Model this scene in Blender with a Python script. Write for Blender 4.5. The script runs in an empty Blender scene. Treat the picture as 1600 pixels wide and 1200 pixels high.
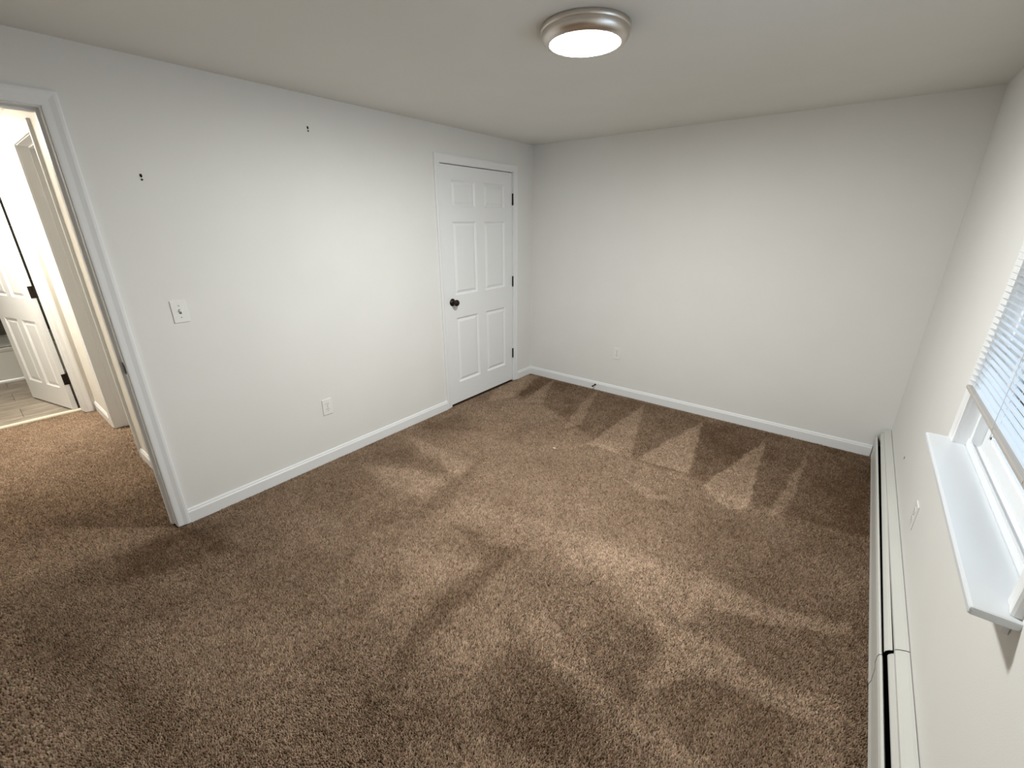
import bpy, bmesh, math, random
import numpy as np
from mathutils import Vector, Matrix

random.seed(4)
rng = np.random.default_rng(11)
scene = bpy.context.scene
COL = scene.collection
PI = math.pi

# ------------------------------------------------------------------ camera, world, exposure
cam_data = bpy.data.cameras.new('camera')
cam_data.sensor_width = 36.0
cam_data.sensor_fit = 'HORIZONTAL'
cam_data.lens = 36.0 * 677.33 / 1600.0
cam_data.clip_start = 0.02
camera = bpy.data.objects.new('camera', cam_data)
camera.location = (2.7286, -3.8223, 1.6018)
camera.rotation_euler = (1.2155, 0.0018, 0.6634)
COL.objects.link(camera)
scene.camera = camera

SKY_STRENGTH = 5.5
LAMP_STRENGTH = 315.0
HALL_LAMP_STRENGTH = 255.0
world = bpy.data.worlds.new('overcast_sky')
scene.world = world
world.use_nodes = True
bg = world.node_tree.nodes['Background']
bg.inputs['Color'].default_value = (0.74, 0.87, 1.0, 1)
bg.inputs['Strength'].default_value = SKY_STRENGTH

vs = scene.view_settings
vs.view_transform = 'Standard'
vs.look = 'None'
vs.exposure = 0.0
vs.gamma = 1.0
vs.use_curve_mapping = False
scene.cycles.caustics_reflective = False
scene.cycles.caustics_refractive = False
scene.cycles.max_bounces = 6

# ------------------------------------------------------------------ room measures (metres)
W = 3.141          # width: left wall x=0, right wall x=W
H = 2.301          # ceiling height
YF = -4.75         # wall behind the camera
WT = 0.115         # inner wall thickness
CL0, CL1 = -1.241, -0.319      # closet opening along y
EN0, EN1 = -4.170, -3.400      # entry opening along y
DOOR_H = 2.042
HY = -3.285        # hallway side wall face
HX = -2.545        # hallway end wall face
HYL = -4.36        # hallway other side wall
WIN0, WIN1 = -2.600, -1.690    # window opening along y
SILL_Z = 0.838

# ------------------------------------------------------------------ materials
def new_mat(name):
    m = bpy.data.materials.new(name)
    m.use_nodes = True
    nt = m.node_tree
    return m, nt, nt.nodes['Principled BSDF']

def paint(name, rgb, rough=0.55, bump=0.0, scale=160.0, var=0.0, metal=0.0, spec=0.4, var_scale=3.0):
    m, nt, b = new_mat(name)
    b.inputs['Base Color'].default_value = (*rgb, 1)
    b.inputs['Roughness'].default_value = rough
    b.inputs['Metallic'].default_value = metal
    b.inputs['Specular IOR Level'].default_value = spec
    tc = nt.nodes.new('ShaderNodeTexCoord')
    if var > 0:
        n = nt.nodes.new('ShaderNodeTexNoise')
        n.inputs['Scale'].default_value = var_scale
        n.inputs['Detail'].default_value = 4
        nt.links.new(tc.outputs['Object'], n.inputs['Vector'])
        r = nt.nodes.new('ShaderNodeValToRGB')
        r.color_ramp.elements[0].position = 0.3
        r.color_ramp.elements[1].position = 0.7
        r.color_ramp.elements[0].color = (*[c * (1 - var) for c in rgb], 1)
        r.color_ramp.elements[1].color = (*[min(1, c * (1 + var)) for c in rgb], 1)
        nt.links.new(n.outputs['Fac'], r.inputs['Fac'])
        nt.links.new(r.outputs['Color'], b.inputs['Base Color'])
    if bump > 0:
        n2 = nt.nodes.new('ShaderNodeTexNoise')
        n2.inputs['Scale'].default_value = scale
        n2.inputs['Detail'].default_value = 3
        nt.links.new(tc.outputs['Object'], n2.inputs['Vector'])
        bp = nt.nodes.new('ShaderNodeBump')
        bp.inputs['Strength'].default_value = bump
        bp.inputs['Distance'].default_value = 0.002
        nt.links.new(n2.outputs['Fac'], bp.inputs['Height'])
        nt.links.new(bp.outputs['Normal'], b.inputs['Normal'])
    return m

M = {}
M['wall'] = paint('wall_paint_off_white', (0.80, 0.798, 0.775), 0.6, 0.12, 220, 0.012, spec=0.3)
M['ceiling'] = paint('ceiling_paint', (0.78, 0.775, 0.735), 0.8, 0.10, 180, 0.012, spec=0.2)
M['trim'] = paint('trim_paint_white', (0.84, 0.85, 0.86), 0.38, 0.03, 60)
M['door'] = paint('door_paint_white', (0.84, 0.85, 0.86), 0.42, 0.05, 130)
M['hall'] = paint('hall_paint_cream', (0.83, 0.805, 0.75), 0.6, 0.1, 200)
M['bronze'] = paint('oil_rubbed_bronze', (0.035, 0.026, 0.020), 0.34, metal=0.85)
M['black_gap'] = paint('dark_interior', (0.012, 0.011, 0.010), 0.9)
M['nickel'] = paint('brushed_nickel', (0.62, 0.57, 0.52), 0.34, metal=1.0)
M['plate'] = paint('white_plastic', (0.84, 0.84, 0.82), 0.35)
M['slot'] = paint('slot_dark', (0.05, 0.045, 0.04), 0.6)
M['screw'] = paint('screw_grey', (0.45, 0.44, 0.42), 0.4, metal=0.6)
M['heater'] = paint('heater_enamel', (0.60, 0.598, 0.565), 0.42, 0.03, 90, 0.02)
M['fin'] = paint('heater_fin_dark', (0.03, 0.03, 0.03), 0.6, metal=0.4)
M['vinyl'] = paint('window_vinyl', (0.86, 0.88, 0.90), 0.35)
M['stool'] = paint('stool_gloss_paint', (0.72, 0.755, 0.79), 0.25, 0.05, 40)
M['rail'] = paint('blind_rail_beige', (0.45, 0.425, 0.40), 0.4)
M['grout'] = paint('grout', (0.20, 0.18, 0.15), 0.9)
M['tub'] = paint('tub_enamel', (0.80, 0.80, 0.77), 0.25)
M['threshold'] = paint('threshold_cream', (0.85, 0.80, 0.66), 0.4)
M['lint'] = paint('lint_cream', (0.85, 0.76, 0.66), 0.9)
M['rubber'] = paint('rubber_dark', (0.02, 0.02, 0.02), 0.6)
M['backing'] = paint('carpet_backing', (0.09, 0.058, 0.036), 0.95)
CARPET_DARK, CARPET_LIGHT = (0.094, 0.054, 0.029), (0.43, 0.312, 0.222)
M['ground'] = paint('outdoor_ground', (0.62, 0.64, 0.66), 0.9, var=0.1, var_scale=0.6)

def tile_material(name, c0, c1, stretch):
    m, nt, b = new_mat(name)
    tc = nt.nodes.new('ShaderNodeTexCoord')
    oi = nt.nodes.new('ShaderNodeObjectInfo')
    add = nt.nodes.new('ShaderNodeVectorMath'); add.operation = 'ADD'
    mul = nt.nodes.new('ShaderNodeVectorMath'); mul.operation = 'SCALE'; mul.inputs['Scale'].default_value = 7.0
    nt.links.new(oi.outputs['Location'], mul.inputs[0])
    mp = nt.nodes.new('ShaderNodeMapping')
    mp.inputs['Scale'].default_value = stretch
    nt.links.new(tc.outputs['Object'], add.inputs[0])
    nt.links.new(mul.outputs['Vector'], add.inputs[1])
    nt.links.new(add.outputs['Vector'], mp.inputs['Vector'])
    n = nt.nodes.new('ShaderNodeTexNoise')
    n.inputs['Scale'].default_value = 1.0
    n.inputs['Detail'].default_value = 6
    n.inputs['Roughness'].default_value = 0.65
    nt.links.new(mp.outputs['Vector'], n.inputs['Vector'])
    r = nt.nodes.new('ShaderNodeValToRGB')
    r.color_ramp.elements[0].position = 0.32; r.color_ramp.elements[0].color = (*c0, 1)
    r.color_ramp.elements[1].position = 0.70; r.color_ramp.elements[1].color = (*c1, 1)
    nt.links.new(n.outputs['Fac'], r.inputs['Fac'])
    nt.links.new(r.outputs['Color'], b.inputs['Base Color'])
    b.inputs['Roughness'].default_value = 0.45
    return m
M['floor_tile'] = tile_material('wood_look_tile', (0.22, 0.18, 0.14), (0.52, 0.46, 0.38), (22, 4, 4))
M['wall_tile'] = tile_material('grey_wall_tile', (0.17, 0.165, 0.145), (0.27, 0.26, 0.23), (6, 10, 6))

def carpet_material():
    m, nt, b = new_mat('brown_pile')
    a = nt.nodes.new('ShaderNodeAttribute'); a.attribute_name = 'tone'
    nt.links.new(a.outputs['Color'], b.inputs['Base Color'])
    b.inputs['Roughness'].default_value = 0.95
    b.inputs['Specular IOR Level'].default_value = 0.12
    return m
M['pile'] = carpet_material()

def glass_material():
    m = bpy.data.materials.new('window_glass'); m.use_nodes = True
    nt = m.node_tree; nt.nodes.clear()
    out = nt.nodes.new('ShaderNodeOutputMaterial')
    mix = nt.nodes.new('ShaderNodeMixShader')
    fr = nt.nodes.new('ShaderNodeFresnel'); fr.inputs['IOR'].default_value = 1.45
    tr = nt.nodes.new('ShaderNodeBsdfTransparent'); tr.inputs['Color'].default_value = (0.93, 0.97, 1.0, 1)
    gl = nt.nodes.new('ShaderNodeBsdfGlossy'); gl.inputs['Roughness'].default_value = 0.02
    nt.links.new(fr.outputs['Fac'], mix.inputs['Fac'])
    nt.links.new(tr.outputs['BSDF'], mix.inputs[1])
    nt.links.new(gl.outputs['BSDF'], mix.inputs[2])
    nt.links.new(mix.outputs['Shader'], out.inputs['Surface'])
    return m
M['glass'] = glass_material()

def slat_material():
    m = bpy.data.materials.new('blind_slat_white'); m.use_nodes = True
    nt = m.node_tree
    b = nt.nodes['Principled BSDF']
    b.inputs['Base Color'].default_value = (0.88, 0.90, 0.92, 1)
    b.inputs['Roughness'].default_value = 0.4
    out = nt.nodes['Material Output']
    t = nt.nodes.new('ShaderNodeBsdfTranslucent'); t.inputs['Color'].default_value = (0.85, 0.9, 0.95, 1)
    mix = nt.nodes.new('ShaderNodeMixShader'); mix.inputs['Fac'].default_value = 0.22
    nt.links.new(b.outputs['BSDF'], mix.inputs[1])
    nt.links.new(t.outputs['BSDF'], mix.inputs[2])
    nt.links.new(mix.outputs['Shader'], out.inputs['Surface'])
    return m
M['slat'] = slat_material()

def glow(name, rgb, strength):
    m, nt, b = new_mat(name)
    b.inputs['Base Color'].default_value = (0.9, 0.9, 0.88, 1)
    b.inputs['Emission Color'].default_value = (*rgb, 1)
    b.inputs['Emission Strength'].default_value = strength
    return m
M['lamp'] = glow('lit_diffuser', (0.975, 0.985, 0.955), LAMP_STRENGTH)
M['hall_lamp'] = glow('lit_hall_diffuser', (1.0, 0.935, 0.82), HALL_LAMP_STRENGTH)

# ------------------------------------------------------------------ mesh helpers
class MB:
    """collects quads and polygons, builds ONE mesh object"""
    def __init__(self): self.v = []; self.f = []; self.smooth = []
    def add(self, verts, faces, smooth=False):
        o = len(self.v)
        self.v += [tuple(p) for p in verts]
        self.f += [tuple(i + o for i in f) for f in faces]
        self.smooth += [smooth] * len(faces)
        return self
    def box(self, a, b):
        x0, x1 = sorted((a[0], b[0])); y0, y1 = sorted((a[1], b[1])); z0, z1 = sorted((a[2], b[2]))
        v = [(x0,y0,z0),(x1,y0,z0),(x1,y1,z0),(x0,y1,z0),(x0,y0,z1),(x1,y0,z1),(x1,y1,z1),(x0,y1,z1)]
        return self.add(v, [(0,3,2,1),(4,5,6,7),(0,1,5,4),(1,2,6,5),(2,3,7,6),(3,0,4,7)])
    def loft(self, rows, closed=True, caps=True, smooth=False):
        """rows: list of equal-length point lists, joined one to the next"""
        n = len(rows[0]); v = [p for r in rows for p in r]; f = []
        for i in range(len(rows) - 1):
            for k in range(n if closed else n - 1):
                k2 = (k + 1) % n
                f.append((i*n+k, i*n+k2, (i+1)*n+k2, (i+1)*n+k))
        if caps and closed:
            f.append(tuple(range(n))[::-1]); f.append(tuple((len(rows)-1)*n + k for k in range(n)))
        return self.add(v, f, smooth)
    def lathe(self, prof, n, place, cap0=False, cap1=False, smooth=True):
        """prof: list of (r, h); place maps local (x, y, h) to a point"""
        rows = [[place(r*math.cos(2*PI*k/n), r*math.sin(2*PI*k/n), h) for k in range(n)] for r, h in prof]
        o = len(self.v)
        self.loft(rows, True, False, smooth)
        if cap0: self.f.append(tuple(o + k for k in range(n))[::-1]); self.smooth.append(False)
        if cap1: self.f.append(tuple(o + (len(prof)-1)*n + k for k in range(n))); self.smooth.append(False)
        return self
    def mesh(self, name, mat):
        me = bpy.data.meshes.new(name)
        me.from_pydata(self.v, [], self.f)
        me.polygons.foreach_set('use_smooth', self.smooth)
        me.materials.append(M[mat] if isinstance(mat, str) else mat)
        bm = bmesh.new(); bm.from_mesh(me)
        bmesh.ops.recalc_face_normals(bm, faces=bm.faces)
        bm.to_mesh(me); bm.free()
        me.update()
        return me
    def build(self, name, mat, parent=None, label=None):
        return link(name, self.mesh(name, mat), parent, label)

def link(name, me, parent=None, label=None, loc=None):
    o = bpy.data.objects.new(name, me)
    COL.objects.link(o)
    if parent is not None: o.parent = parent
    if label: o['label'] = label
    if loc is not None: o.location = loc
    return o

def bevel_box_mesh(name, a, b, mat, r=0.002, seg=2):
    mb = MB().box(a, b)
    me = mb.mesh(name, mat)
    bm = bmesh.new(); bm.from_mesh(me)
    bmesh.ops.bevel(bm, geom=bm.edges[:], offset=r, segments=seg, profile=0.5, affect='EDGES', clamp_overlap=True)
    bm.to_mesh(me); bm.free()
    return me

def bevel_box(name, a, b, mat, parent=None, r=0.002, seg=2, label=None):
    return link(name, bevel_box_mesh(name, a, b, mat, r, seg), parent, label)

def empty(name, loc=(0, 0, 0), rz=0.0):
    o = bpy.data.objects.new(name, None)
    o.empty_display_size = 0.05
    COL.objects.link(o); o.location = loc; o.rotation_euler = (0, 0, rz)
    return o

def tag(o, label=None, category=None, kind=None, group=None):
    if label: o['label'] = label
    if category: o['category'] = category
    if kind: o['kind'] = kind
    if group: o['group'] = group
    return o

def copy_thing(root, loc, rz=None, label=None):
    r = root.copy(); COL.objects.link(r); r.location = loc
    if rz is not None: r.rotation_euler = (0, 0, rz)
    if label: r['label'] = label
    for ch in list(root.children):
        c = ch.copy(); COL.objects.link(c); c.parent = r
        for g in list(ch.children):
            d = g.copy(); COL.objects.link(d); d.parent = c
    return r

def struct(name, mb, mat, label, category=None):
    return tag(mb.build(name, mat), label, category, 'structure')

# ------------------------------------------------------------------ the shell
def wall_pieces(u0, u1, z0, z1, holes):
    """rectangles of a wall (u, z) around rectangular holes (ua, ub, za, zb)"""
    us = sorted({u0, u1, *[h[0] for h in holes], *[h[1] for h in holes]})
    out = []
    for a, b in zip(us[:-1], us[1:]):
        spans = [(z0, z1)]
        for h in holes:
            if h[0] <= a + 1e-6 and h[1] >= b - 1e-6:
                new = []
                for s in spans:
                    if h[2] > s[0]: new.append((s[0], min(s[1], h[2])))
                    if h[3] < s[1]: new.append((max(s[0], h[3]), s[1]))
                spans = new
        for s in spans:
            if s[1] - s[0] > 1e-5: out.append((a, b, s[0], s[1]))
    return out

ZB = -0.014     # carpet backing level; the pile tops stand at z = 0
mb = MB().box((-WT/2, YF - 0.1, ZB - 0.06), (W + 0.13, 0.1, ZB)).box((HX - WT + 0.02, HYL - 0.1, ZB - 0.06), (-WT/2, HY + WT, ZB))
struct('floor', mb, 'backing', 'brown carpet backing that covers bedroom and hallway floor')
struct('ceiling', MB().box((-WT, YF - 0.1, H), (W + 0.13, 0.1, H + 0.08)), 'ceiling', 'plain matt ceiling over the bedroom')

mb = MB()
for a, b, z0, z1 in wall_pieces(YF - 0.1, 0.1, ZB, H, [(CL0 - 0.018, CL1 + 0.018, ZB, DOOR_H + 0.018), (EN0 - 0.018, EN1 + 0.018, ZB, DOOR_H + 0.018)]):
    mb.box((-WT, a, z0), (0, b, z1))
struct('wall_left', mb, 'wall', 'off white wall holding the closet door and the entry')
struct('wall_back', MB().box((0, 0, ZB), (W, 0.1, H)), 'wall', 'off white end wall with one outlet')
mb = MB()
for a, b, z0, z1 in wall_pieces(YF - 0.1, 0.1, ZB, H, [(WIN0 - 0.012, WIN1 + 0.012, SILL_Z - 0.0215, 2.052)]):
    mb.box((W, a, z0), (W + 0.13, b, z1))
struct('wall_right', mb, 'wall', 'off white outer wall with the window')
struct('wall_front', MB().box((0, YF - 0.1, ZB), (W, YF, H)), 'wall', 'off white wall behind the viewer')

# closet box behind the closed door
mb = MB().box((-0.80, CL0 - 0.25, ZB), (-0.75, 0.1, H)).box((-0.75, CL0 - 0.30, ZB), (-WT, CL0 - 0.25, H)).box((-0.75, 0.05, ZB), (-WT, 0.1, H))
mb.box((-0.80, CL0 - 0.30, H), (-WT, 0.1, H + 0.05)).box((-0.80, CL0 - 0.30, ZB - 0.06), (-WT/2, 0.1, ZB))
struct('wall_closet', mb, 'wall', 'closet interior behind the white six panel door')

# hallway
HD0, HD1, HD_H = -1.90, -1.18, 2.095       # open doorway in the hallway side wall (x range)
BD0, BD1 = -4.135, -3.375                  # bathroom doorway (y range)
mb = MB()
for a, b, z0, z1 in wall_pieces(HX - WT, -WT, ZB, H, [(HD0 - 0.018, HD1 + 0.018, ZB, HD_H + 0.018)]):
    mb.box((a, HY, z0), (b, HY + WT, z1))
struct('wall_hall_right', mb, 'hall', 'cream hallway wall with an open doorway')
struct('wall_hall_left', MB().box((HX - WT, HYL - 0.1, ZB), (-WT, HYL, H)), 'hall', 'cream hallway wall opposite the open doorway')
mb = MB()
for a, b, z0, z1 in wall_pieces(HYL - 0.1, HY, ZB, H, [(BD0 - 0.018, BD1 + 0.018, ZB, DOOR_H + 0.018)]):
    mb.box((HX - WT, a, z0), (HX, b, z1))
struct('wall_hall_end', mb, 'hall', 'cream hallway end wall around the bathroom doorway')
struct('ceiling_hall', MB().box((HX - WT, HYL - 0.1, H), (-WT, HY + 1.3, H + 0.08)), 'hall', 'cream ceiling over the hallway')
# room behind the open hallway doorway
mb = MB().box((HX, HY + 1.2, ZB), (-0.85, HY + 1.3, H)).box((HX - 0.1, HY + WT, ZB), (HX, HY + 1.3, H)).box((-0.95, HY + WT, ZB), (-0.85, HY + 1.2, H))
mb.box((HX, HY + WT, ZB - 0.06), (-0.85, HY + 1.3, ZB))
struct('wall_side_room', mb, 'hall', 'cream side room walls seen past the hallway doorway')

# bathroom
BX0, BX1, BY0, BY1 = -5.02, HX - WT, -4.56, -3.02
mb = MB().box((BX0 - 0.1, BY0 - 0.1, -0.1), (BX0, BY1 + 0.1, H)).box((BX0, BY0 - 0.1, -0.1), (BX1, BY0, H)).box((BX0, BY1, -0.1), (BX1, BY1 + 0.1, H))
mb.box((BX1, BY0 - 0.1, -0.1), (BX1 + 0.02, HYL - 0.1, H)).box((BX1, HY + WT, -0.1), (BX1 + 0.02, BY1 + 0.1, H))
struct('wall_bathroom', mb, 'hall', 'bathroom walls past the open white door')
struct('ceiling_bathroom', MB().box((BX0 - 0.1, BY0 - 0.1, H), (BX1, BY1 + 0.1, H + 0.08)), 'hall', 'bathroom ceiling past the open white door')
fb = struct('floor_bathroom', MB().box((BX0, BY0, -0.06), (BX1 + 0.02, BY1, -0.006)), 'grout', 'grouted bathroom floor under wood look tiles')
row_edges = [-2.66, -2.83, -3.135, -3.44, -3.745, -4.05, -4.26]
for i in range(len(row_edges) - 1):
    xa, xb = row_edges[i+1] + 0.002, row_edges[i] - 0.002
    off = -3.73 if i % 2 else -3.43
    y = off - 0.61 * 3
    while y < BY1:
        a, b = max(BY0, y + 0.002), min(BY1, y + 0.608)
        if b - a > 0.03:
            cx, cy = (xa + xb) / 2, (a + b) / 2
            me = bevel_box_mesh('tile', (xa - cx, a - cy, -0.008), (xb - cx, b - cy, 0.001), 'floor_tile', 0.0015, 1)
            link('tile', me, fb, loc=(cx, cy, 0))
        y += 0.61
# tiles of the tub surround on the far bathroom wall
wb = bpy.data.objects['wall_bathroom']
z = 0.385
r_i = 0
while z < 1.95:
    y = BY0 - (0.3 if r_i % 2 else 0.0)
    while y < BY1:
        a, b = max(BY0, y + 0.002), min(BY1, y + 0.598)
        if b - a > 0.03:
            cy, cz = (a + b) / 2, z + 0.15
            link('tile', bevel_box_mesh('tile', (0, a - cy, -0.148), (0.008, b - cy, 0.148), 'wall_tile', 0.0015, 1), wb, loc=(BX0, cy, cz))
        y += 0.60
    z += 0.30; r_i += 1
struct('ground_outside', MB().box((W + 0.5, -40, -1.1), (60, 40, -1.0)), 'ground', 'pale ground outside the window', None)

# ------------------------------------------------------------------ trim: casings, jambs, baseboards
CASING = [(0.004, 0.0), (0.004, 0.009), (0.010, 0.011), (0.030, 0.012), (0.040, 0.0150), (0.048, 0.0175), (0.057, 0.0172), (0.0622, 0.0150), (0.063, 0.0)]

def casing(name, u0, u1, zt, place, label, number_parent=None, sides=(True, True), mat='trim', z0=0.0, prof=CASING):
    """three mitred boards round an opening u0..u1 up to zt; place(u, z, t)"""
    root = empty(name); tag(root, label, None, 'structure')
    for s, ok in ((0, sides[0]), (1, sides[1])):
        if not ok: continue
        f = (lambda w: u0 - w) if s == 0 else (lambda w: u1 + w)
        MB().loft([[place(f(w), z0, t) for w, t in prof], [place(f(w), zt + w, t) for w, t in prof]]).build('casing_board', mat, root)
    MB().loft([[place(u0 - w, zt + w, t) for w, t in prof], [place(u1 + w, zt + w, t) for w, t in prof]]).build('head_casing', mat, root)
    return root

def jamb(root, u0, u1, zt, d0, d1, place, stop=(0.040, 0.052), mat='trim', z0=0.0):
    """lining boards of an opening through a wall; place(u, z, depth)"""
    def bx(name, ua, ub, za, zb, da, db):
        p, q = place(ua, za, da), place(ub, zb, db)
        MB().box(p, q).build(name, mat, root)
    bx('side_jamb', u0 - 0.018, u0, z0, zt, d0, d1); bx('side_jamb', u1, u1 + 0.018, z0, zt, d0, d1)
    bx('head_jamb', u0 - 0.018, u1 + 0.018, zt, zt + 0.018, d0, d1)
    if stop:
        bx('door_stop_strip', u0, u0 + 0.011, z0, zt - 0.011, *stop); bx('door_stop_strip', u1 - 0.011, u1, z0, zt - 0.011, *stop)
        bx('head_stop_strip', u0, u1, zt - 0.011, zt, *stop)

on_left = lambda u, z, t: (t, u, z)                 # bedroom face of the left wall
into_left = lambda u, z, d: (-d, u, z)
t1 = casing('trim_1', CL0, CL1, DOOR_H, on_left, 'white moulded casing round the closet door')
jamb(t1, CL0, CL1, DOOR_H, 0.0, WT, into_left, stop=(0.042, 0.056))
t2 = casing('trim_2', EN0, EN1, DOOR_H, on_left, 'white moulded casing round the open entry to the hallway')
jamb(t2, EN0, EN1, DOOR_H, 0.0, WT, into_left, stop=(0.046, 0.080))
MB().box((-0.014, EN1 - 0.0015, 0.905), (-0.044, EN1 + 0.001, 0.965)).box((-0.004, EN1 - 0.003, 0.915), (-0.014, EN1 + 0.001, 0.955)).build('strike_plate', 'bronze', t2, 'dark bronze strike plate')
on_hall = lambda u, z, t: (u, HY - t, z)
t3 = casing('trim_3', HD0, HD1, HD_H, on_hall, 'white moulded casing round the open hallway doorway')
jamb(t3, HD0, HD1, HD_H, 0.0, WT, lambda u, z, d: (u, HY + d, z), stop=(0.055, 0.085))
MB().box((HD0 - 0.001, HY + 0.085, 0.93), (HD0 + 0.0015, HY + 0.112, 0.99)).build('strike_plate', 'bronze', t3, 'dark bronze strike plate')
on_end = lambda u, z, t: (HX + t, u, z)
t4 = casing('trim_4', BD0, BD1, DOOR_H, on_end, 'white moulded casing round the bathroom doorway')
jamb(t4, BD0, BD1, DOOR_H, 0.0, WT, lambda u, z, d: (HX - d, u, z), stop=(0.035, 0.068))

BASE = [(0, 0), (0.013, 0), (0.013, 0.066), (0.011, 0.071), (0.0085, 0.074), (0.0085, 0.079), (0.005, 0.086), (0, 0.087)]
def baseboard(name, p0, p1, n, label, m0=0, m1=0):
    """along p0->p1 (xy), standing out along n; m: mitre sign at each end"""
    p0, p1, n = Vector((*p0, 0)), Vector((*p1, 0)), Vector((*n, 0))
    d = (p1 - p0).normalized()
    rows = []
    for p, m in ((p0, m0), (p1, m1)):
        rows.append([p + n*t + d*(m*t) + Vector((0, 0, z - 0.006)) for t, z in BASE])
    return struct(name, MB().loft(rows), 'trim', label)
co = 0.063
baseboard('baseboard_left', (0, EN1 + co), (0, CL0 - co), (1, 0), 'white baseboard between the entry and the closet door')
baseboard('baseboard_left_corner', (0, CL1 + co), (0, 0), (1, 0), 'short white baseboard between the closet door and the corner', 0, -1)
baseboard('baseboard_back', (0, 0), (W - 0.072, 0), (0, -1), 'white baseboard along the end wall', 1, 0)
baseboard('baseboard_front', (0, YF), (W, YF), (0, 1), 'white baseboard behind the viewer')
baseboard('baseboard_hall', (HX, HY), (HD0 - co, HY), (0, -1), 'short white hallway baseboard beside the bathroom doorway')
baseboard('baseboard_hall_near', (HD1 + co, HY), (-WT, HY), (0, -1), 'white hallway baseboard beside the entry')

# ------------------------------------------------------------------ doors
PANEL_U = [(0.113, 0.402), (0.508, 0.797)]            # for a leaf 0.91 wide
PANEL_Z = [(0.195, 0.800), (1.000, 1.602), (1.715, 1.918)]

def panel_mesh(w, h):
    rings = [(0.0, 0.0), (0.0015, -0.0035), (0.007, -0.0065), (0.014, -0.0125), (0.019, -0.0125), (0.040, -0.0035), (0.044, -0.0035)]
    mb = MB(); rows = []
    for i, d in rings:
        rows.append([(i, d, i), (w - i, d, i), (w - i, d, h - i), (i, d, h - i)])
    mb.loft(rows, True, False)
    mb.add(rows[-1], [(0, 1, 2, 3)])
    return mb.mesh('panel', 'door')

def lathe_y(prof, c, n=28):
    return MB().lathe(prof, n, lambda x, y, h: (c[0] + x, c[1] + h, c[2] + y), True, True)

def knob(root, x, z):
    k = lathe_y([(0.033, 0.0), (0.033, 0.003), (0.030, 0.007), (0.014, 0.010), (0.011, 0.016), (0.011, 0.030), (0.016, 0.036), (0.024, 0.041), (0.0275, 0.049),
                 (0.0270, 0.058), (0.0225, 0.065), (0.012, 0.068)], (x, 0, z)).build('knob', 'bronze', root, 'dark bronze round door knob')
    return k

def make_door(name, width, height, label, loc, rz, barrels=True):
    """hinge line at local x=0, leaf along +x, front face at y=0 looking to +y"""
    root = empty(name, loc, rz); tag(root, label, None, 'structure')
    T = 0.035; s = width / 0.91
    us = [(a*s, b*s) for a, b in PANEL_U]
    ue = [0.0] + [v for p in us for v in p] + [width]
    ze = [0.0] + [v for p in PANEL_Z for v in p] + [height]
    mb = MB()
    for i in range(len(ue) - 1):
        for j in range(len(ze) - 1):
            if i % 2 == 1 and j % 2 == 1: continue
            a, b, c, d = ue[i], ue[i+1], ze[j], ze[j+1]
            mb.add([(a, 0, c), (b, 0, c), (b, 0, d), (a, 0, d)], [(0, 1, 2, 3)])
    mb.add([(0, 0, 0), (width, 0, 0), (width, -T, 0), (0, -T, 0), (0, 0, height), (width, 0, height), (width, -T, height), (0, -T, height)],
           [(0, 3, 2, 1), (4, 5, 6, 7), (1, 2, 6, 5), (0, 4, 7, 3), (2, 3, 7, 6)])
    leaf = mb.build('leaf', 'door', root)
    for j, (c, d) in enumerate(PANEL_Z):
        me = panel_mesh(us[0][1] - us[0][0], d - c)
        for a, b in us:
            link('panel', me, leaf, loc=(a, 0, c))
    knob(root, width - 0.070, 0.945)
    return root

def hinge_barrel(root, x, y, z, h=0.095):
    mb = MB()
    mb.lathe([(0.004, -0.004), (0.0062, 0.0), (0.0062, h), (0.004, h + 0.004)], 12, lambda a, b, c: (x + a, y + b, z + c), True, True)
    for k in range(1, 5):
        mb.lathe([(0.0067, h*k/5 - 0.001), (0.0067, h*k/5 + 0.001)], 12, lambda a, b, c: (x + a, y + b, z + c), True, True)
    mb.box((x - 0.001, y - 0.009, z), (x + 0.0035, y + 0.001, z + h))
    return mb.build('hinge', 'bronze', root, 'dark bronze hinge')

closet = make_door('door_1', 0.911, 2.024, 'closed white six panel closet door with dark knob', (-0.006, CL1 - 0.0055, 0.012), -PI/2)
for z in (0.250, 0.995, 1.752):
    hinge_barrel(closet, -0.0028, 0.008, z)
MB().box((0.9105, -0.028, 0.915), (0.9125, -0.002, 0.973)).box((0.9105, -0.008, 0.93), (0.9160, 0.002, 0.958)).build('latch', 'bronze', closet, 'dark bronze latch plate')

bx, by = HX - WT + 0.004, BD1 - 0.006
ang = math.atan2(-3.571 + 3.382, -3.417 + 2.656)
bath = make_door('door_2', 0.752, 2.022, 'white six panel bathroom door standing open into the bathroom', (bx - 0.004, by - 0.050, 0.016), ang)
for z in (0.235, 1.005, 1.765):
    MB().box((-0.0022, -0.034, z), (0.0006, -0.004, z + 0.098)).box((-0.006, -0.047, z), (-0.001, -0.033, z + 0.098)).build('hinge', 'bronze', bath, 'dark bronze hinge leaf')

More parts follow.
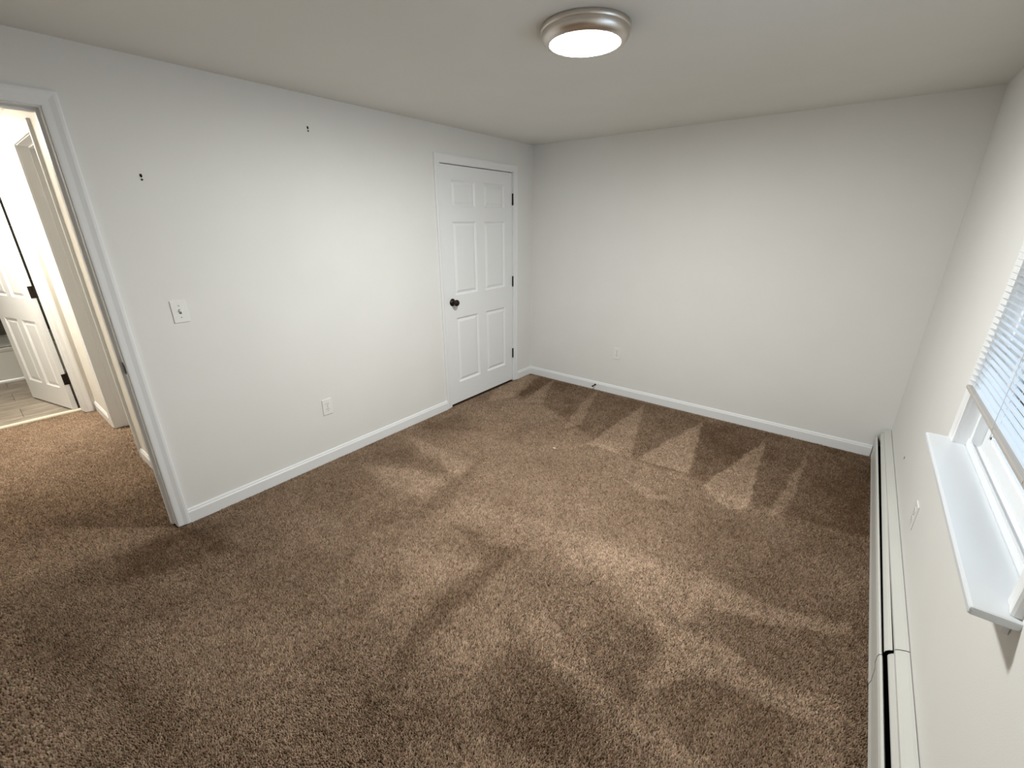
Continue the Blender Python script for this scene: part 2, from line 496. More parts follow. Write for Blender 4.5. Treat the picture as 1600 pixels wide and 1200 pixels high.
# ------------------------------------------------------------------ window
win = empty('window_1', (W, 0, 0)); tag(win, 'white framed window with glossy stool over the heater', None, 'structure')
WZ = 2.04
def rel(p): return (p[0] - W, p[1], p[2])
def wbox(name, a, b, mat='trim', parent=None, r=0.0, label=None):
    a, b = rel(a), rel(b)
    if r: return bevel_box(name, a, b, mat, parent or win, r, 2, label)
    return MB().box(a, b).build(name, mat, parent or win, label)
WCAS = [(0.002, 0.0), (0.002, 0.010), (0.006, 0.0125), (0.028, 0.013), (0.046, 0.0165), (0.054, 0.0165), (0.058, 0.012), (0.059, 0.0)]
for f in ((lambda w: WIN0 - w), (lambda w: WIN1 + w)):
    MB().loft([[(-t, f(w), SILL_Z + 0.001) for w, t in WCAS], [(-t, f(w), WZ + w) for w, t in WCAS]]).build('casing_board', 'trim', win)
MB().loft([[(-t, WIN0 - w, WZ + w) for w, t in WCAS], [(-t, WIN1 + w, WZ + w) for w, t in WCAS]]).build('head_casing', 'trim', win)
wbox('side_jamb', (W + 0.0003, WIN1, SILL_Z), (W + 0.035, WIN1 + 0.012, WZ)); wbox('side_jamb', (W + 0.0003, WIN0 - 0.012, SILL_Z), (W + 0.035, WIN0, WZ))
wbox('head_jamb', (W + 0.0003, WIN0 - 0.012, WZ), (W + 0.035, WIN1 + 0.012, WZ + 0.012))
wbox('window_stool', (W - 0.078, WIN0 - 0.074, SILL_Z - 0.022), (W + 0.028, WIN1 + 0.060, SILL_Z), 'stool', r=0.006, label='glossy white window stool')
wbox('apron', (W - 0.014, WIN0 - 0.040, SILL_Z - 0.060), (W - 0.0005, WIN1 + 0.034, SILL_Z - 0.023), r=0.002)
# vinyl frame: jambs, sill steps
FX0, FX1 = W + 0.027, W + 0.125
fr = MB().box(rel((FX0, WIN0 - 0.005, SILL_Z - 0.02)), rel((FX0 + 0.006, WIN1 + 0.005, SILL_Z + 0.026)))
fr.box(rel((FX0 + 0.006, WIN0 - 0.005, SILL_Z - 0.02)), rel((FX0 + 0.030, WIN1 + 0.005, SILL_Z + 0.010)))
fr.box(rel((FX0 + 0.030, WIN0 - 0.005, SILL_Z - 0.02)), rel((FX1, WIN1 + 0.005, SILL_Z + 0.018)))
fr.box(rel((FX0 + 0.004, WIN1 - 0.024, SILL_Z + 0.01)), rel((FX1, WIN1 + 0.012, WZ + 0.012))).box(rel((FX0 + 0.004, WIN0 - 0.012, SILL_Z + 0.01)), rel((FX1, WIN0 + 0.024, WZ + 0.012)))
fr.box(rel((FX0 + 0.004, WIN0, WZ - 0.024)), rel((FX1, WIN1, WZ + 0.012)))
fr.build('frame', 'vinyl', win)
def sash(name, x0, x1, z0, z1, label):
    y0, y1 = WIN0 + 0.026, WIN1 - 0.026
    s = 0.044
    mb = MB().box(rel((x0, y0, z0)), rel((x1, y1, z0 + s))).box(rel((x0, y0, z1 - s*0.8)), rel((x1, y1, z1)))
    mb.box(rel((x0, y0, z0 + s)), rel((x1, y0 + s, z1 - s*0.8))).box(rel((x0, y1 - s, z0 + s)), rel((x1, y1, z1 - s*0.8)))
    # glazing bead
    e = 0.010
    mb.box(rel((x0 + 0.004, y0 + s, z0 + s)), rel((x1 - 0.004, y1 - s, z0 + s + e))).box(rel((x0 + 0.004, y0 + s, z0 + s)), rel((x1 - 0.004, y0 + s + e, z1 - s*0.8)))
    mb.box(rel((x0 + 0.004, y1 - s - e, z0 + s)), rel((x1 - 0.004, y1 - s, z1 - s*0.8)))
    o = mb.build(name, 'vinyl', win, label)
    xm = (x0 + x1) / 2
    MB().box(rel((xm - 0.002, y0 + s - 0.004, z0 + s - 0.004)), rel((xm + 0.002, y1 - s + 0.004, z1 - s*0.8 + 0.004))).build('pane', 'glass', o)
    return o
sash('lower_sash', FX0 + 0.032, FX0 + 0.058, SILL_Z + 0.019, 1.465, 'white vinyl lower sash')
sash('upper_sash', FX0 + 0.062, FX0 + 0.088, 1.430, WZ - 0.025, 'white vinyl upper sash')

# ------------------------------------------------------------------ window blind
BXC = W - 0.017
BY_0, BY_1 = WIN0 + 0.006, WIN1 - 0.004
blind = empty('window_blind', (BXC, 0, 0)); tag(blind, 'white horizontal mini blind lowered over the upper window', 'blind')
L_ = BY_1 - BY_0
def slat_mesh():
    rows = []
    tilt = math.radians(22)
    n = 6
    for y in (0.0, L_):
        top, bot = [], []
        for k in range(n + 1):
            s = -0.0125 + 0.025 * k / n
            c = 0.0022 * (1 - (s / 0.0125) ** 2)
            for lst, dz in ((top, 0.00022), (bot, -0.00022)):
                x, z = s, c + dz
                lst.append((x*math.cos(tilt) + z*math.sin(tilt), y, -x*math.sin(tilt) + z*math.cos(tilt)))
        rows.append(top + bot[::-1])
    mb = MB(); mb.loft(rows)
    return mb.mesh('slat', 'slat')
sm = slat_mesh()
RZ = 1.058
zs = [RZ + 0.020 + 0.0205 * i for i in range(46)]
for i, z in enumerate(zs):
    o = link('slat', sm, blind, loc=(0, BY_0 + random.uniform(-0.0012, 0.0012), z))
    o.rotation_euler = (random.uniform(-0.0012, 0.0012), random.uniform(-0.03, 0.03), 0)
bevel_box('bottom_rail', (-0.0125, BY_0, RZ - 0.007), (0.0125, BY_1, RZ + 0.006), 'rail', blind, 0.003)
bevel_box('head_rail', (-0.014, BY_0, 2.012), (0.014, BY_1, 2.038), 'vinyl', blind, 0.002)
for fy in (0.13, 0.5, 0.87):
    y = BY_0 + L_ * fy
    for dx in (-0.0135, 0.0135):
        MB().box((dx - 0.0006, y - 0.0006, RZ), (dx + 0.0006, y + 0.0006, 2.015)).build('ladder_cord', 'plate', blind)
    MB().box((-0.0008, y + 0.008, RZ - 0.008), (0.0008, y + 0.0096, 2.015)).build('lift_cord', 'plate', blind)

# ------------------------------------------------------------------ baseboard heater
heater = empty('baseboard_heater', (W, 0, 0)); tag(heater, 'long cream metal baseboard heater under the window', 'heater')
HJ = -2.150                 # splice between the two cover lengths
HE = -3.62
def section(name, prof, y0, y1, mat='heater', dx=0.0, dz=0.0):
    return MB().loft([[(-(d + dx), y0, z + dz) for d, z in prof], [(-(d + dx), y1, z + dz) for d, z in prof]]).build(name, mat, heater)
def sheet(pts, t=0.0012):
    """a closed thin profile from an open polyline (d, z)"""
    off = []
    for i, (d, z) in enumerate(pts):
        a = pts[max(0, i-1)]; b = pts[min(len(pts)-1, i+1)]
        tx, tz = b[0]-a[0], b[1]-a[1]; l = math.hypot(tx, tz) or 1
        off.append((d - tz/l*t, z + tx/l*t))
    return pts + off[::-1]
BACK = sheet([(0.0015, 0.006), (0.0015, 0.228)])
TOP = sheet([(0.0035, 0.2280), (0.012, 0.2268), (0.030, 0.2190), (0.0375, 0.2140), (0.0385, 0.2040)])
DAMP = sheet([(0.0330, 0.2050), (0.0420, 0.1985), (0.0495, 0.1890), (0.0505, 0.1830)])
FRONT = sheet([(0.0605, 0.1450), (0.0610, 0.1640), (0.0640, 0.1690), (0.0690, 0.1660), (0.0720, 0.1540), (0.0710, 0.1250), (0.0655, 0.0980), (0.0630, 0.0400), (0.0660, 0.0180), (0.0600, 0.0140)])
section('back_panel', BACK, -0.020, HE)
G = 0.0014                  # open seam between the two lengths
for y0, y1, dz, dx0, dx1, zd in ((-0.028, HJ + G, 0.0012, 0.0015, 0.0100, 0.0), (HJ - G, HE, 0.0, -0.0005, -0.0030, -0.0050)):
    section('top_cover', TOP, y0, y1, dz=dz)
    MB().loft([[(-(d + e), y, z + dz + zd) for d, z in DAMP] for y, e in ((y0 - 0.004 if y0 > -1 else y0, dx0), (y1, dx1))]).build('damper', 'heater', heater)
    section('front_panel', FRONT, y0, y1, dx=0.0010 if y0 > -1 else 0.0)
def end_cap(y0, y1):
    pr = [(0.0006, 0.008), (0.0006, 0.232), (0.012, 0.2315), (0.034, 0.2235), (0.055, 0.2040), (0.068, 0.1830), (0.0745, 0.1640), (0.0735, 0.1200), (0.0680, 0.095), (0.0670, 0.012)]
    MB().loft([[(-d, y0, z) for d, z in pr], [(-d, y1, z) for d, z in pr]]).build('end_cap', 'heater', heater)
end_cap(-0.0145, -0.034); end_cap(HE, HE - 0.02)
mb = MB()
mb.lathe([(0.010, 0.04), (0.010, -HE - 0.01)], 10, lambda a, b, h: (-0.032 + a, -h, 0.085 + b), True, True)
y = -0.08
while y > HE + 0.05:
    mb.box((-0.056, y, 0.055), (-0.010, y - 0.0012, 0.118)); y -= 0.012
fins = mb.build('fin_element', 'fin', heater, 'dark heating element with thin fins'); fins['kind'] = 'stuff'
MB().box((-0.0585, -0.04, 0.012), (-0.004, HE + 0.01, 0.014)).build('inner_tray', 'black_gap', heater)
MB().box((-0.0065, -0.04, 0.016), (-0.004, HE + 0.01, 0.200)).build('inner_shield', 'black_gap', heater)

# ------------------------------------------------------------------ ceiling lights
def ceiling_light(name, loc, label, glow_mat):
    root = empty(name, loc); tag(root, label, 'ceiling light')
    dn = lambda x, y, h: (x, y, -h)
    MB().lathe([(0.160, 0.0), (0.1690, 0.0), (0.1705, 0.003), (0.1705, 0.017), (0.1675, 0.019)], 72, dn, True).build('canopy', 'nickel', root)
    MB().lathe([(0.1675, 0.0185), (0.1675, 0.022), (0.1665, 0.032), (0.1615, 0.042), (0.1530, 0.050), (0.1440, 0.0545), (0.1370, 0.0555), (0.1345, 0.0535), (0.1345, 0.040)], 72, dn).build('trim_ring', 'nickel', root, 'brushed nickel trim ring')
    R, n = 0.1340, 5
    prof = [(R * math.cos(PI/2 * k / n), 0.0520 + 0.0120 * math.sin(PI/2 * k / n)) for k in range(n)] + [(0.004, 0.0640)]
    MB().lathe(prof, 48, dn, False, True).build('diffuser', glow_mat, root, 'glowing white diffuser')
    return root
ceiling_light('ceiling_light', (1.705, -2.055, H), 'round brushed nickel flush ceiling light glowing white', 'lamp')
ceiling_light('ceiling_light', (-2.30, -3.74, H), 'round flush ceiling light of the hallway', 'hall_lamp')

# ------------------------------------------------------------------ switch, outlets
# local frame: plate on the xz plane, looking to +y
def plate(root, w=0.070, h=0.114):
    me = bevel_box_mesh('plate', (-w/2, 0, -h/2), (w/2, 0.0055, h/2), 'plate', 0.0028, 3)
    return link('plate', me, root)
def screw(root, x, z):
    mb = MB().lathe([(0.0034, 0.0050), (0.0034, 0.0062), (0.0026, 0.0068)], 14, lambda a, b, h: (x + a, h, z + b), False, True)
    mb.box((x - 0.003, 0.0066, z - 0.0005), (x + 0.003, 0.0071, z + 0.0005))
    mb.build('screw', 'screw', root)

sw = empty('light_switch', (0.0, -3.122, 1.177), -PI/2); tag(sw, 'white toggle light switch plate beside the entry', 'light switch')
plate(sw); screw(sw, 0, 0.030); screw(sw, 0, -0.030)
MB().box((-0.0052, 0.0050, -0.0120), (0.0052, 0.0058, 0.0120)).build('slot', 'slot', sw, 'dark toggle slot')
MB().loft([[(-0.0045, 0.005, -0.006), (0.0045, 0.005, -0.006), (0.0045, 0.005, 0.006), (-0.0045, 0.005, 0.006)],
           [(-0.0036, 0.017, 0.005), (0.0036, 0.017, 0.005), (0.0036, 0.016, 0.0115), (-0.0036, 0.016, 0.0115)]]).build('toggle', 'plate', sw)

def outlet_thing(loc, rz, label):
    o = empty('wall_outlet', loc, rz); tag(o, label, 'outlet', group='duplex outlets low on the walls')
    plate(o); screw(o, 0, 0)
    for s in (-1, 1):
        zc = s * 0.0195
        prof = []
        for k in range(24):
            a = 2*PI*k/24
            x, z = 0.0172*math.cos(a), 0.0172*math.sin(a)
            prof.append((x, max(-0.0140, min(0.0140, z)) + zc))
        mb = MB().loft([[(x, 0.0050, z) for x, z in prof], [(x, 0.0070, z) for x, z in prof]])
        rec = mb.build('receptacle', 'plate', o)
        MB().box((-0.0076, 0.0066, zc + 0.001), (-0.0052, 0.0073, zc + 0.0105)).box((0.0052, 0.0066, zc + 0.002), (0.0074, 0.0073, zc + 0.0100)).lathe(
            [(0.0027, 0.0066), (0.0027, 0.0073)], 12, lambda a, b, h: (a, h, zc - 0.0065 + b), False, True).build('contact_slots', 'slot', rec, 'dark contact slots')
    return o
out0 = outlet_thing((0.0, -2.4275, 0.4045), -PI/2, 'white duplex outlet on the closet door wall')
copy_thing(out0, (1.035, 0.0, 0.411), PI, 'white duplex outlet on the end wall above the baseboard')
copy_thing(out0, (W, -1.510, 0.410), PI/2, 'white duplex outlet between the heater and the window stool')

# ------------------------------------------------------------------ small things on the walls
def anchor(name, loc, n, tall, label):
    """dark open screw hole with a second smaller hole under it; n = wall normal"""
    root = empty(name, loc); tag(root, label, 'wall anchor', group='dark wall anchors')
    n = Vector(n); u = Vector((0, 0, 1)).cross(n)
    pl = lambda x, y, h: tuple(u*x + Vector((0, 0, 1))*y + n*h)
    MB().lathe([(0.0052, 0.0), (0.0052, 0.0012), (0.0040, 0.0014), (0.0038, 0.0006)], 14, lambda x, y, h: pl(x, y*1.6, h), False, True).build('hole_rim', 'black_gap', root)
    if tall:
        MB().lathe([(0.0045, 0.0), (0.0045, 0.0020), (0.0020, 0.0026)], 12, lambda x, y, h: pl(x, y - 0.017, h), False, True).build('screw_head', 'rubber', root)
    return root
anchor('wall_anchor', (0, -3.131, 1.812), (1, 0, 0), True, 'dark wall anchor above the light switch')
anchor('wall_anchor', (0, -2.273, 2.128), (1, 0, 0), True, 'dark wall anchor high between the entry and the closet')
anchor('wall_anchor', (W, -0.824, 0.379), (-1, 0, 0), False, 'dark screw hole above the heater near the corner')

# door stop on the end wall baseboard
ds = empty('door_stop', (0.832, -0.013, 0.048)); tag(ds, 'small dark door stop on the end wall baseboard', 'door stop')
along = lambda x, y, h: (x, -h, y)
MB().lathe([(0.010, 0.0), (0.010, 0.003), (0.006, 0.006)], 16, along, True, True).build('base', 'bronze', ds)
mb = MB()
pts = []
for k in range(97):
    a = 2*PI*k/8
    pts.append((0.0048*math.cos(a), 0.0048*math.sin(a), 0.005 + 0.048*k/96))
rows = [[(p[0]+0.0012*math.cos(q)*math.cos(2*PI*k/8), -p[2]+0.0012*math.sin(q), p[1]+0.0012*math.cos(q)*math.sin(2*PI*k/8)) for q in (0, PI/2, PI, 3*PI/2)] for k, p in enumerate(pts)]
mb.loft(rows).build('spring', 'bronze', ds)
MB().lathe([(0.006, 0.050), (0.0082, 0.052), (0.0082, 0.063), (0.006, 0.066)], 16, along, True, True).build('rubber_tip', 'rubber', ds)

# bathroom: threshold, tub
th = MB().loft([[(HX - 0.098, y, -0.004), (HX - 0.100, y, 0.008), (HX - 0.108, y, 0.012), (HX - 0.130, y, 0.012), (HX - 0.142, y, 0.004), (HX - 0.142, y, -0.004)] for y in (BD0, BD1)])
struct('trim_5', th, 'threshold', 'cream threshold strip between hallway carpet and bathroom tile')
def tub_thing():
    root = empty('bathtub', (-4.26, 0, 0)); tag(root, 'white alcove bathtub with plain apron', 'bathtub')
    x1, x0, y0, y1, zt = 0.0, BX0 + 4.26 + 0.009, BY0 + 0.004, BY1 - 0.004, 0.372
    ap = [(x1, 0.0), (x1, 0.02), (x1 - 0.006, 0.03), (x1 - 0.012, zt - 0.05), (x1 - 0.004, zt - 0.04), (x1 + 0.002, zt - 0.012), (x1 - 0.006, zt), (x1 - 0.03, zt), (x1 - 0.03, 0.0)]
    MB().loft([[(x, y0, z) for x, z in ap], [(x, y1, z) for x, z in ap]]).build('apron', 'tub', root)
    rows = []
    for inset, z in ((0.0, zt), (0.055, zt), (0.075, zt - 0.012), (0.10, zt - 0.16), (0.14, 0.07), (0.20, 0.055)):
        a, b, c, d = x0 + inset, x1 - 0.008 - inset, y0 + inset * 1.3, y1 - inset * 1.3
        r = 0.02 + inset * 0.6
        ring = []
        for cx, cy, a0 in ((b - r, d - r, 0), (a + r, d - r, PI/2), (a + r, c + r, PI), (b - r, c + r, 1.5*PI)):
            for k in range(5):
                t = a0 + PI/2 * k / 4
                ring.append((cx + r*math.cos(t), cy + r*math.sin(t), z))
        rows.append(ring)
    mb = MB(); mb.loft(rows, True, False, True); mb.add(rows[-1], [tuple(range(len(rows[-1])))])
    mb.build('basin', 'tub', root)
    return root
tub_thing()
bevel_box('trim_6', (-4.258, BY0, 0.0), (-4.246, -3.40, 0.018), 'trim', None, 0.004, 2)
tag(bpy.data.objects['trim_6'], 'thin white caulk strip along the bathtub foot', None, 'structure')

# lint on the carpet
def lint(loc, s, seed, label):
    r = random.Random(seed)
    mb = MB()
    n = 9
    ring = [(s*(0.6 + 0.6*r.random())*math.cos(2*PI*k/n), s*0.6*(0.6 + 0.6*r.random())*math.sin(2*PI*k/n), 0.001*r.random()) for k in range(n)]
    top = [(x*0.55, y*0.55, 0.004 + 0.003*r.random()) for x, y, z in ring]
    mb.loft([ring, top])
    o = mb.build('lint_scrap', 'lint', None)
    o.location = loc
    tag(o, label, 'lint', group='scraps of lint on the carpet')
lint((1.184, -1.329, 0.0), 0.011, 2, 'pale lint scrap on the carpet in front of the closet')
lint((1.990, -2.120, 0.0), 0.005, 5, 'tiny pale lint speck in the middle of the carpet')

# ------------------------------------------------------------------ carpet pile
STROKES_AND_SHADING = [  # vacuum tracks, plus painted shade at right and painted hall light
    (-0.20, 0.030, [(0.048,-0.044),(3.078,-0.026),(3.084,-1.115),(2.696,-1.181),(2.172,-1.113),(1.698,-1.109),(1.135,-0.919),(0.648,-0.675),(0.291,-0.708)]),
    (0.30, 0.020, [(0.025,-0.625),(0.006,-0.049),(0.136,-0.032),(0.31,-0.65),(0.167,-0.949)]),
    (-0.12, 0.015, [(0.136,-0.032),(0.324,-0.021),(0.386,-0.46),(0.331,-0.698)]),
    (0.27, 0.015, [(0.346,-0.03),(0.621,-0.657),(0.42,-0.712)]),
    (0.27, 0.015, [(0.866,0.026),(1.127,-0.831),(1.05,-0.985),(0.888,-0.309)]),
    (0.33, 0.012, [(1.388,-0.063),(1.691,-1.08),(1.347,-1.109)]),
    (0.38, 0.012, [(1.934,-0.141),(2.099,-1.05),(2.029,-1.062),(1.728,-1.074)]),
    (0.36, 0.010, [(2.42,-0.182),(2.498,-1.243),(2.417,-1.322),(2.347,-1.272),(2.219,-1.134)]),
    (0.25, 0.010, [(2.71,-0.179),(2.707,-0.687),(2.685,-1.145),(2.599,-1.234),(2.647,-0.734)]),
    (-0.10, 0.020, [(1.941,-0.168),(2.416,-0.213),(2.21,-1.102),(2.109,-1.042)]),
    (-0.06, 0.020, [(2.428,-0.203),(2.706,-0.219),(2.59,-1.219),(2.499,-1.211)]),
    (0.25, 0.020, [(1.962,-1.125),(2.102,-1.047),(2.117,-1.136),(2.027,-1.186)]),
    (0.22, 0.020, [(1.77,-1.376),(1.979,-1.403),(2.107,-1.417),(1.973,-1.495)]),
    (0.20, 0.070, [(1.109,-2.37),(1.18,-2.196),(1.98,-1.962),(2.283,-1.978),(2.476,-2.01),(2.427,-2.23),(2.131,-2.279),(1.769,-2.275),(1.446,-2.357)]),
    (0.24, 0.050, [(1.861,-2.067),(2.024,-2.016),(2.24,-2.039),(2.295,-2.101),(2.087,-2.186),(1.87,-2.185)]),
    (0.10, 0.080, [(1.791,-2.185),(2.434,-2.114),(2.395,-2.338),(2.045,-2.37),(1.738,-2.346)]),
    (0.28, 0.020, [(2.438,-1.949),(2.552,-1.916),(2.721,-1.958),(3.017,-1.845),(3.02,-1.917),(2.702,-2.07),(2.545,-2.117),(2.428,-2.291)]),
    (-0.10, 0.030, [(2.473,-2.289),(2.549,-2.135),(2.714,-2.069),(2.982,-1.946),(3.01,-2.125),(2.782,-2.341),(2.637,-2.288)]),
    (0.25, 0.025, [(2.206,-2.268),(2.459,-2.327),(2.615,-2.298),(2.845,-2.321),(3.016,-2.277),(2.991,-2.394),(2.845,-2.429),(2.586,-2.462),(2.432,-2.441)]),
    (0.16, 0.020, [(2.436,-2.431),(2.567,-2.477),(2.454,-2.635),(2.421,-2.721)]),
    (-0.14, 0.030, [(2.513,-2.519),(2.65,-2.443),(2.914,-2.408),(2.895,-2.607),(2.706,-2.755),(2.483,-2.712)]),
    (-0.16, 0.030, [(2.183,-2.42),(2.413,-2.426),(2.418,-2.735),(2.154,-2.65)]),
    (0.20, 0.030, [(1.876,-2.681),(1.96,-2.607),(2.22,-2.692),(2.437,-2.742),(2.683,-2.74),(2.611,-2.829),(2.361,-2.812),(2.128,-2.787)]),
    (-0.18, 0.030, [(1.902,-2.854),(1.992,-2.801),(2.252,-2.822),(2.462,-2.901),(2.405,-2.99),(2.134,-3.134),(1.92,-3.006)]),
    (0.12, 0.030, [(2.634,-2.672),(2.693,-2.626),(2.737,-2.731),(2.642,-2.805)]),
    (0.18, 0.060, [(1.165,-2.746),(1.302,-2.603),(1.522,-2.571),(1.583,-2.739),(1.399,-2.896)]),
    (-0.15, 0.030, [(1.244,-2.426),(1.345,-2.376),(1.544,-2.497),(1.467,-2.51)]),
    (-0.20, 0.025, [(1.509,-2.405),(1.632,-2.358),(1.635,-2.759),(1.636,-3.025),(1.682,-3.167),(1.619,-3.184),(1.542,-2.962),(1.532,-2.759)]),
    (-0.14, 0.030, [(1.156,-2.926),(1.253,-2.824),(1.327,-2.985),(1.299,-3.138)]),
    (-0.22, 0.050, [(1.613,-3.282),(1.694,-3.243),(1.743,-3.294),(1.705,-3.34)]),
    (0.10, 0.080, [(1.644,-2.962),(1.761,-2.77),(1.943,-2.822),(1.91,-3.014),(1.759,-3.132)]),
    (0.24, 0.025, [(0.054,-1.906),(0.23,-1.855),(0.853,-1.857),(0.872,-2.044)]),
    (0.24, 0.025, [(0.195,-2.356),(0.618,-2.169),(0.873,-2.141),(0.891,-2.362),(0.586,-2.412)]),
    (-0.14, 0.025, [(0.15,-2.228),(0.169,-1.984),(0.793,-2.064),(0.612,-2.163)]),
    (-0.14, 0.025, [(0.088,-1.762),(0.144,-1.307),(0.598,-1.425)]),
    (-0.18, 0.050, [(0.831,-2.789),(0.785,-2.584),(0.868,-2.106),(0.852,-1.766),(1.064,-2.326),(1.03,-2.592)]),
    (-0.08, 0.050, [(0.045,-2.666),(0.457,-2.54),(0.81,-2.603),(0.71,-2.792),(0.297,-2.841)]),
    (0.08, 0.050, [(0.228,-1.152),(0.184,-0.571),(0.622,-0.846),(0.747,-1.535)]),
    (-0.26, 0.050, [(0.009,-3.669),(-0.007,-3.508),(0.069,-3.382),(0.412,-3.307),(0.401,-3.454),(0.237,-3.739)]),
    (-0.22, 0.040, [(0.038,-3.379),(0.157,-3.243),(0.459,-3.295),(0.407,-3.348)]),
    (0.18, 0.120, [(-0.51,-4.037),(-0.422,-3.857),(-0.084,-3.459),(-0.01,-3.536),(-0.023,-3.693),(-0.072,-3.944),(-0.159,-4.062)]),
    (-0.14, 0.060, [(0.329,-4.043),(0.433,-3.924),(0.889,-3.804),(1.278,-3.709),(1.25,-3.788),(0.94,-3.887)]),
    (-0.12, 0.060, [(0.446,-3.717),(0.545,-3.576),(0.841,-3.336),(0.931,-3.396),(0.575,-3.719)]),
    (0.08, 0.060, [(0.183,-3.858),(0.453,-3.684),(0.549,-3.803)]),
    (0.10, 0.100, [(0.43,-4.104),(0.584,-4.016),(0.987,-3.905),(1.296,-3.854),(0.931,-4.139)]),
    (-0.10, 0.060, [(0.685,-3.329),(0.688,-3.044),(1.04,-3.0),(1.143,-3.252),(0.966,-3.389)]),
    (0.10, 0.060, [(1.117,-3.466),(1.159,-3.396),(1.251,-3.414),(1.212,-3.494)]),
    (-0.13, 0.160, [(2.363,-1.395),(3.058,-0.221),(3.082,-2.462),(2.721,-2.743),(2.649,-2.235)]),  # lens falloff and shade at right, painted into the tuft colour
    (-0.08, 0.120, [(2.696,-1.418),(3.06,-0.517),(3.078,-1.901),(2.84,-1.93)]),  # deeper painted shade on the right side, not a vacuum track
    (0.20, 0.200, [(-2.312,-3.909),(-2.636,-3.372),(-1.654,-3.26),(-0.613,-3.372),(-0.539,-3.652),(-0.735,-4.021)]),  # hall lamp light painted in as paler tufts
    (-0.10, 0.050, [(2.981,-1.13),(3.068,-0.158),(3.082,-2.462),(3.006,-2.521),(3.031,-1.938)]),  # shade beside the heater, painted into the tufts
]

def smooth_noise(x, y, scale, seed):
    r = np.random.default_rng(seed); g = r.random((256, 256))
    u, v = x / scale + 500.3, y / scale + 500.7
    i, j = np.floor(u).astype(int), np.floor(v).astype(int)
    a, b = u - i, v - j
    a, b = a*a*(3-2*a), b*b*(3-2*b)
    G = lambda p, q: g[p % 256, q % 256]
    return (G(i, j)*(1-a)*(1-b) + G(i+1, j)*a*(1-b) + G(i, j+1)*(1-a)*b + G(i+1, j+1)*a*b) - 0.5

def poly_mask(x, y, pts, soft):
    """1 inside, 0 outside, soft edge by distance"""
    P = np.array(pts)
    m = np.zeros(len(x))
    pad = soft * 2.5
    sel = np.where((x > P[:, 0].min() - pad) & (x < P[:, 0].max() + pad) & (y > P[:, 1].min() - pad) & (y < P[:, 1].max() + pad))[0]
    if len(sel) == 0: return m
    xs, ys = x[sel], y[sel]
    ins = np.zeros(len(sel), bool); dist = np.full(len(sel), 1e9)
    for (ax, ay), (bx_, by_) in zip(pts, pts[1:] + pts[:1]):
        c = ((ay > ys) != (by_ > ys))
        with np.errstate(divide='ignore', invalid='ignore'):
            xi = (bx_ - ax) * (ys - ay) / (by_ - ay if by_ != ay else 1e-12) + ax
        ins ^= c & (xs < xi)
        dx, dy = bx_ - ax, by_ - ay
        t = np.clip(((xs - ax)*dx + (ys - ay)*dy) / (dx*dx + dy*dy + 1e-12), 0, 1)
        dist = np.minimum(dist, np.hypot(xs - ax - t*dx, ys - ay - t*dy))
    sd = np.where(ins, dist, -dist)
    v = np.clip(sd / soft * 0.5 + 0.5, 0, 1)
    m[sel] = v*v*(3 - 2*v)
    return m

def grid(x0, x1, y0, y1, s):
    nx, ny = max(1, int((x1-x0)/s)), max(1, int((y1-y0)/s))
    gx, gy = np.meshgrid((np.arange(nx)+0.5)*(x1-x0)/nx + x0, (np.arange(ny)+0.5)*(y1-y0)/ny + y0)
    gx = gx + rng.uniform(-0.45, 0.45, gx.shape)*s; gy = gy + rng.uniform(-0.45, 0.45, gy.shape)*s
    return np.stack([np.clip(gx, x0, x1).ravel(), np.clip(gy, y0, y1).ravel(), np.full(gx.size, s)], 1)

areas = [(0.004, W - 0.004, -1.30, -0.004, 0.0056), (0.004, W - 0.004, -3.45, -1.30, 0.0046), (0.004, 2.30, -4.02, -3.45, 0.0047), (2.30, W - 0.004, -4.02, -3.45, 0.0075), (0.004, W - 0.004, YF + 0.006, -4.02, 0.0075),
         (HX + 0.004, 0.004, EN0 + 0.003, HY - 0.003, 0.0054), (HX + 0.004, -WT, HYL + 0.006, EN0 + 0.003, 0.0090),
         (HX - 0.097, HX + 0.004, BD0 + 0.003, BD1 - 0.003, 0.0062), (HD0 + 0.002, HD1 - 0.002, HY - 0.003, HY + WT + 0.1, 0.0085)]
T = np.concatenate([grid(*a) for a in areas])
X, Y, SZ = T[:, 0], T[:, 1], T[:, 2]
in_wall = (X > -WT + 0.003) & (X < 0.004) & (Y > EN1 - 0.003) & (Y < CL0 - 0.01)
X, Y, SZ = X[~in_wall], Y[~in_wall], SZ[~in_wall]
N = len(X)
wx = X + 0.022*smooth_noise(X, Y, 0.11, 1) + 0.016*smooth_noise(X, Y, 0.03, 2)
wy = Y + 0.022*smooth_noise(X, Y, 0.11, 3) + 0.016*smooth_noise(X, Y, 0.03, 4)
sweep_and_shading = np.zeros(N)
for d, soft, pts in STROKES_AND_SHADING:
    sweep_and_shading += 1.15 * d * poly_mask(wx, wy, pts, soft)
patch = 0.26*smooth_noise(X, Y, 0.33, 5) + 0.22*smooth_noise(X, Y, 0.12, 6) + 0.16*smooth_noise(X, Y, 0.04, 7)
speck = rng.normal(0, 0.26, N) + 0.36*smooth_noise(X, Y, 0.010, 8) + 0.16*smooth_noise(X, Y, 0.022, 12)
tone = np.clip(1.0 + sweep_and_shading + 0.75*patch, 0.45, 1.9) * np.clip(1.0 + speck, 0.45, 1.7)
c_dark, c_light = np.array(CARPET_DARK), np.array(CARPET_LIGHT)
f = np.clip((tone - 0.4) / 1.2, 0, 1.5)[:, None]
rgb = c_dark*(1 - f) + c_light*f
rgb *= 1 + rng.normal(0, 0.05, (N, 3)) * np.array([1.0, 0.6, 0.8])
rgb = np.clip(rgb, 0.01, 0.9)
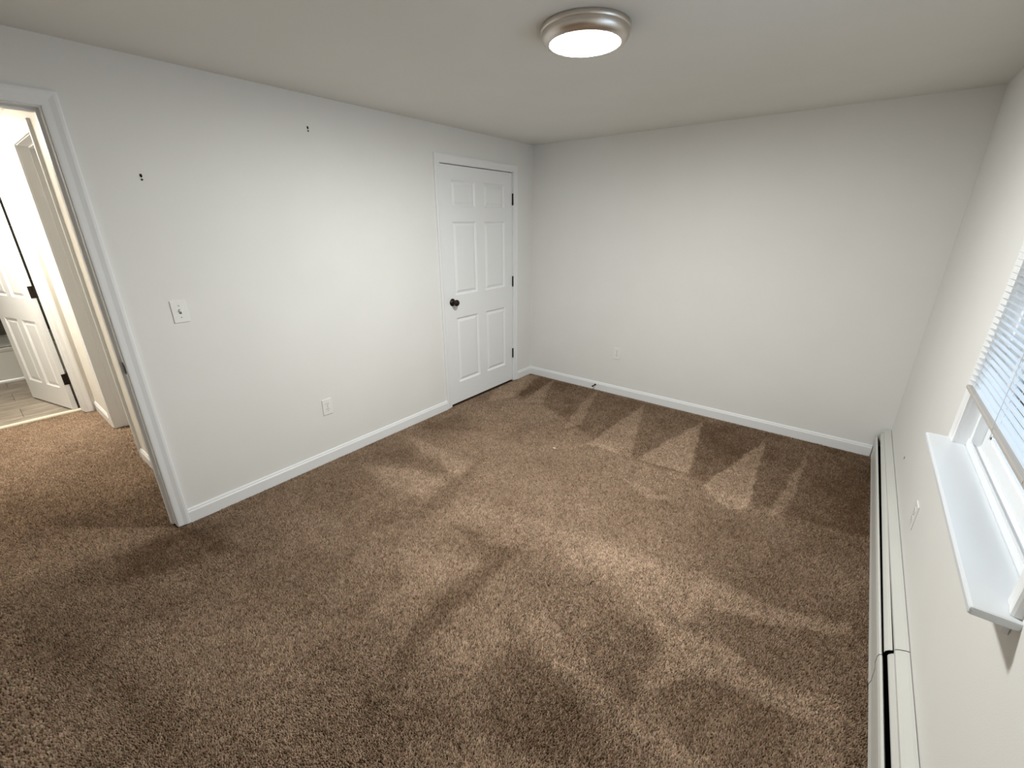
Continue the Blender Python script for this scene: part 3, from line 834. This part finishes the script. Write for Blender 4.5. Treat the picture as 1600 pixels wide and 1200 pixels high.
# each tuft: a leaning three sided tapered bundle
hgt = 0.0125 * (1 + rng.normal(0, 0.13, N)) * (1 + 0.06*np.clip(sweep_and_shading, -1, 1))
la = 2*PI*smooth_noise(X, Y, 0.6, 9) + rng.normal(0, 1.3, N)
lean = 0.0034 * (0.5 + rng.random(N))
base_r = SZ * 0.95
tipx, tipy = X + lean*np.cos(la), Y + lean*np.sin(la)
ph = rng.uniform(0, 2*PI/3, N)
V = np.empty((N, 4, 3), np.float32)
for k in range(3):
    a = ph + k*2*PI/3
    V[:, k, 0] = X + base_r*np.cos(a); V[:, k, 1] = Y + base_r*np.sin(a); V[:, k, 2] = ZB + 0.0005
V[:, 3, 0] = tipx; V[:, 3, 1] = tipy; V[:, 3, 2] = ZB + hgt
F = np.empty((N, 3, 3), np.int32); o4 = (np.arange(N)*4)[:, None]
for k in range(3):
    F[:, k, :] = o4 + np.array([k, (k+1) % 3, 3])
def pile_object(sel, label):
    n = int(sel.sum())
    me = bpy.data.meshes.new('carpet_pile')
    me.vertices.add(n*4); me.loops.add(n*9); me.polygons.add(n*3)
    me.vertices.foreach_set('co', np.ascontiguousarray(V[sel]).ravel())
    me.loops.foreach_set('vertex_index', np.ascontiguousarray(F[:n]).ravel())
    me.polygons.foreach_set('loop_start', np.arange(0, n*9, 3, dtype=np.int32))
    me.polygons.foreach_set('loop_total', np.full(n*3, 3, dtype=np.int32))
    me.update(calc_edges=True)
    at = me.attributes.new('tone', 'FLOAT_COLOR', 'POINT')
    cols = np.ones((n, 4, 4), np.float32); cols[:, :, :3] = rgb[sel][:, None, :]
    at.data.foreach_set('color', cols.ravel())
    me.materials.append(M['pile'])
    o = bpy.data.objects.new('carpet_pile', me)
    COL.objects.link(o)
    return tag(o, label, 'carpet', 'stuff')
V[:, :, 0] = np.where((X > 0.0)[:, None], np.maximum(V[:, :, 0], 0.0), np.minimum(V[:, :, 0], -0.0002))
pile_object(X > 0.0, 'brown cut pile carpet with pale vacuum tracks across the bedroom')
pile_object(X <= 0.0, 'brown cut pile carpet of the hallway before the bathroom')
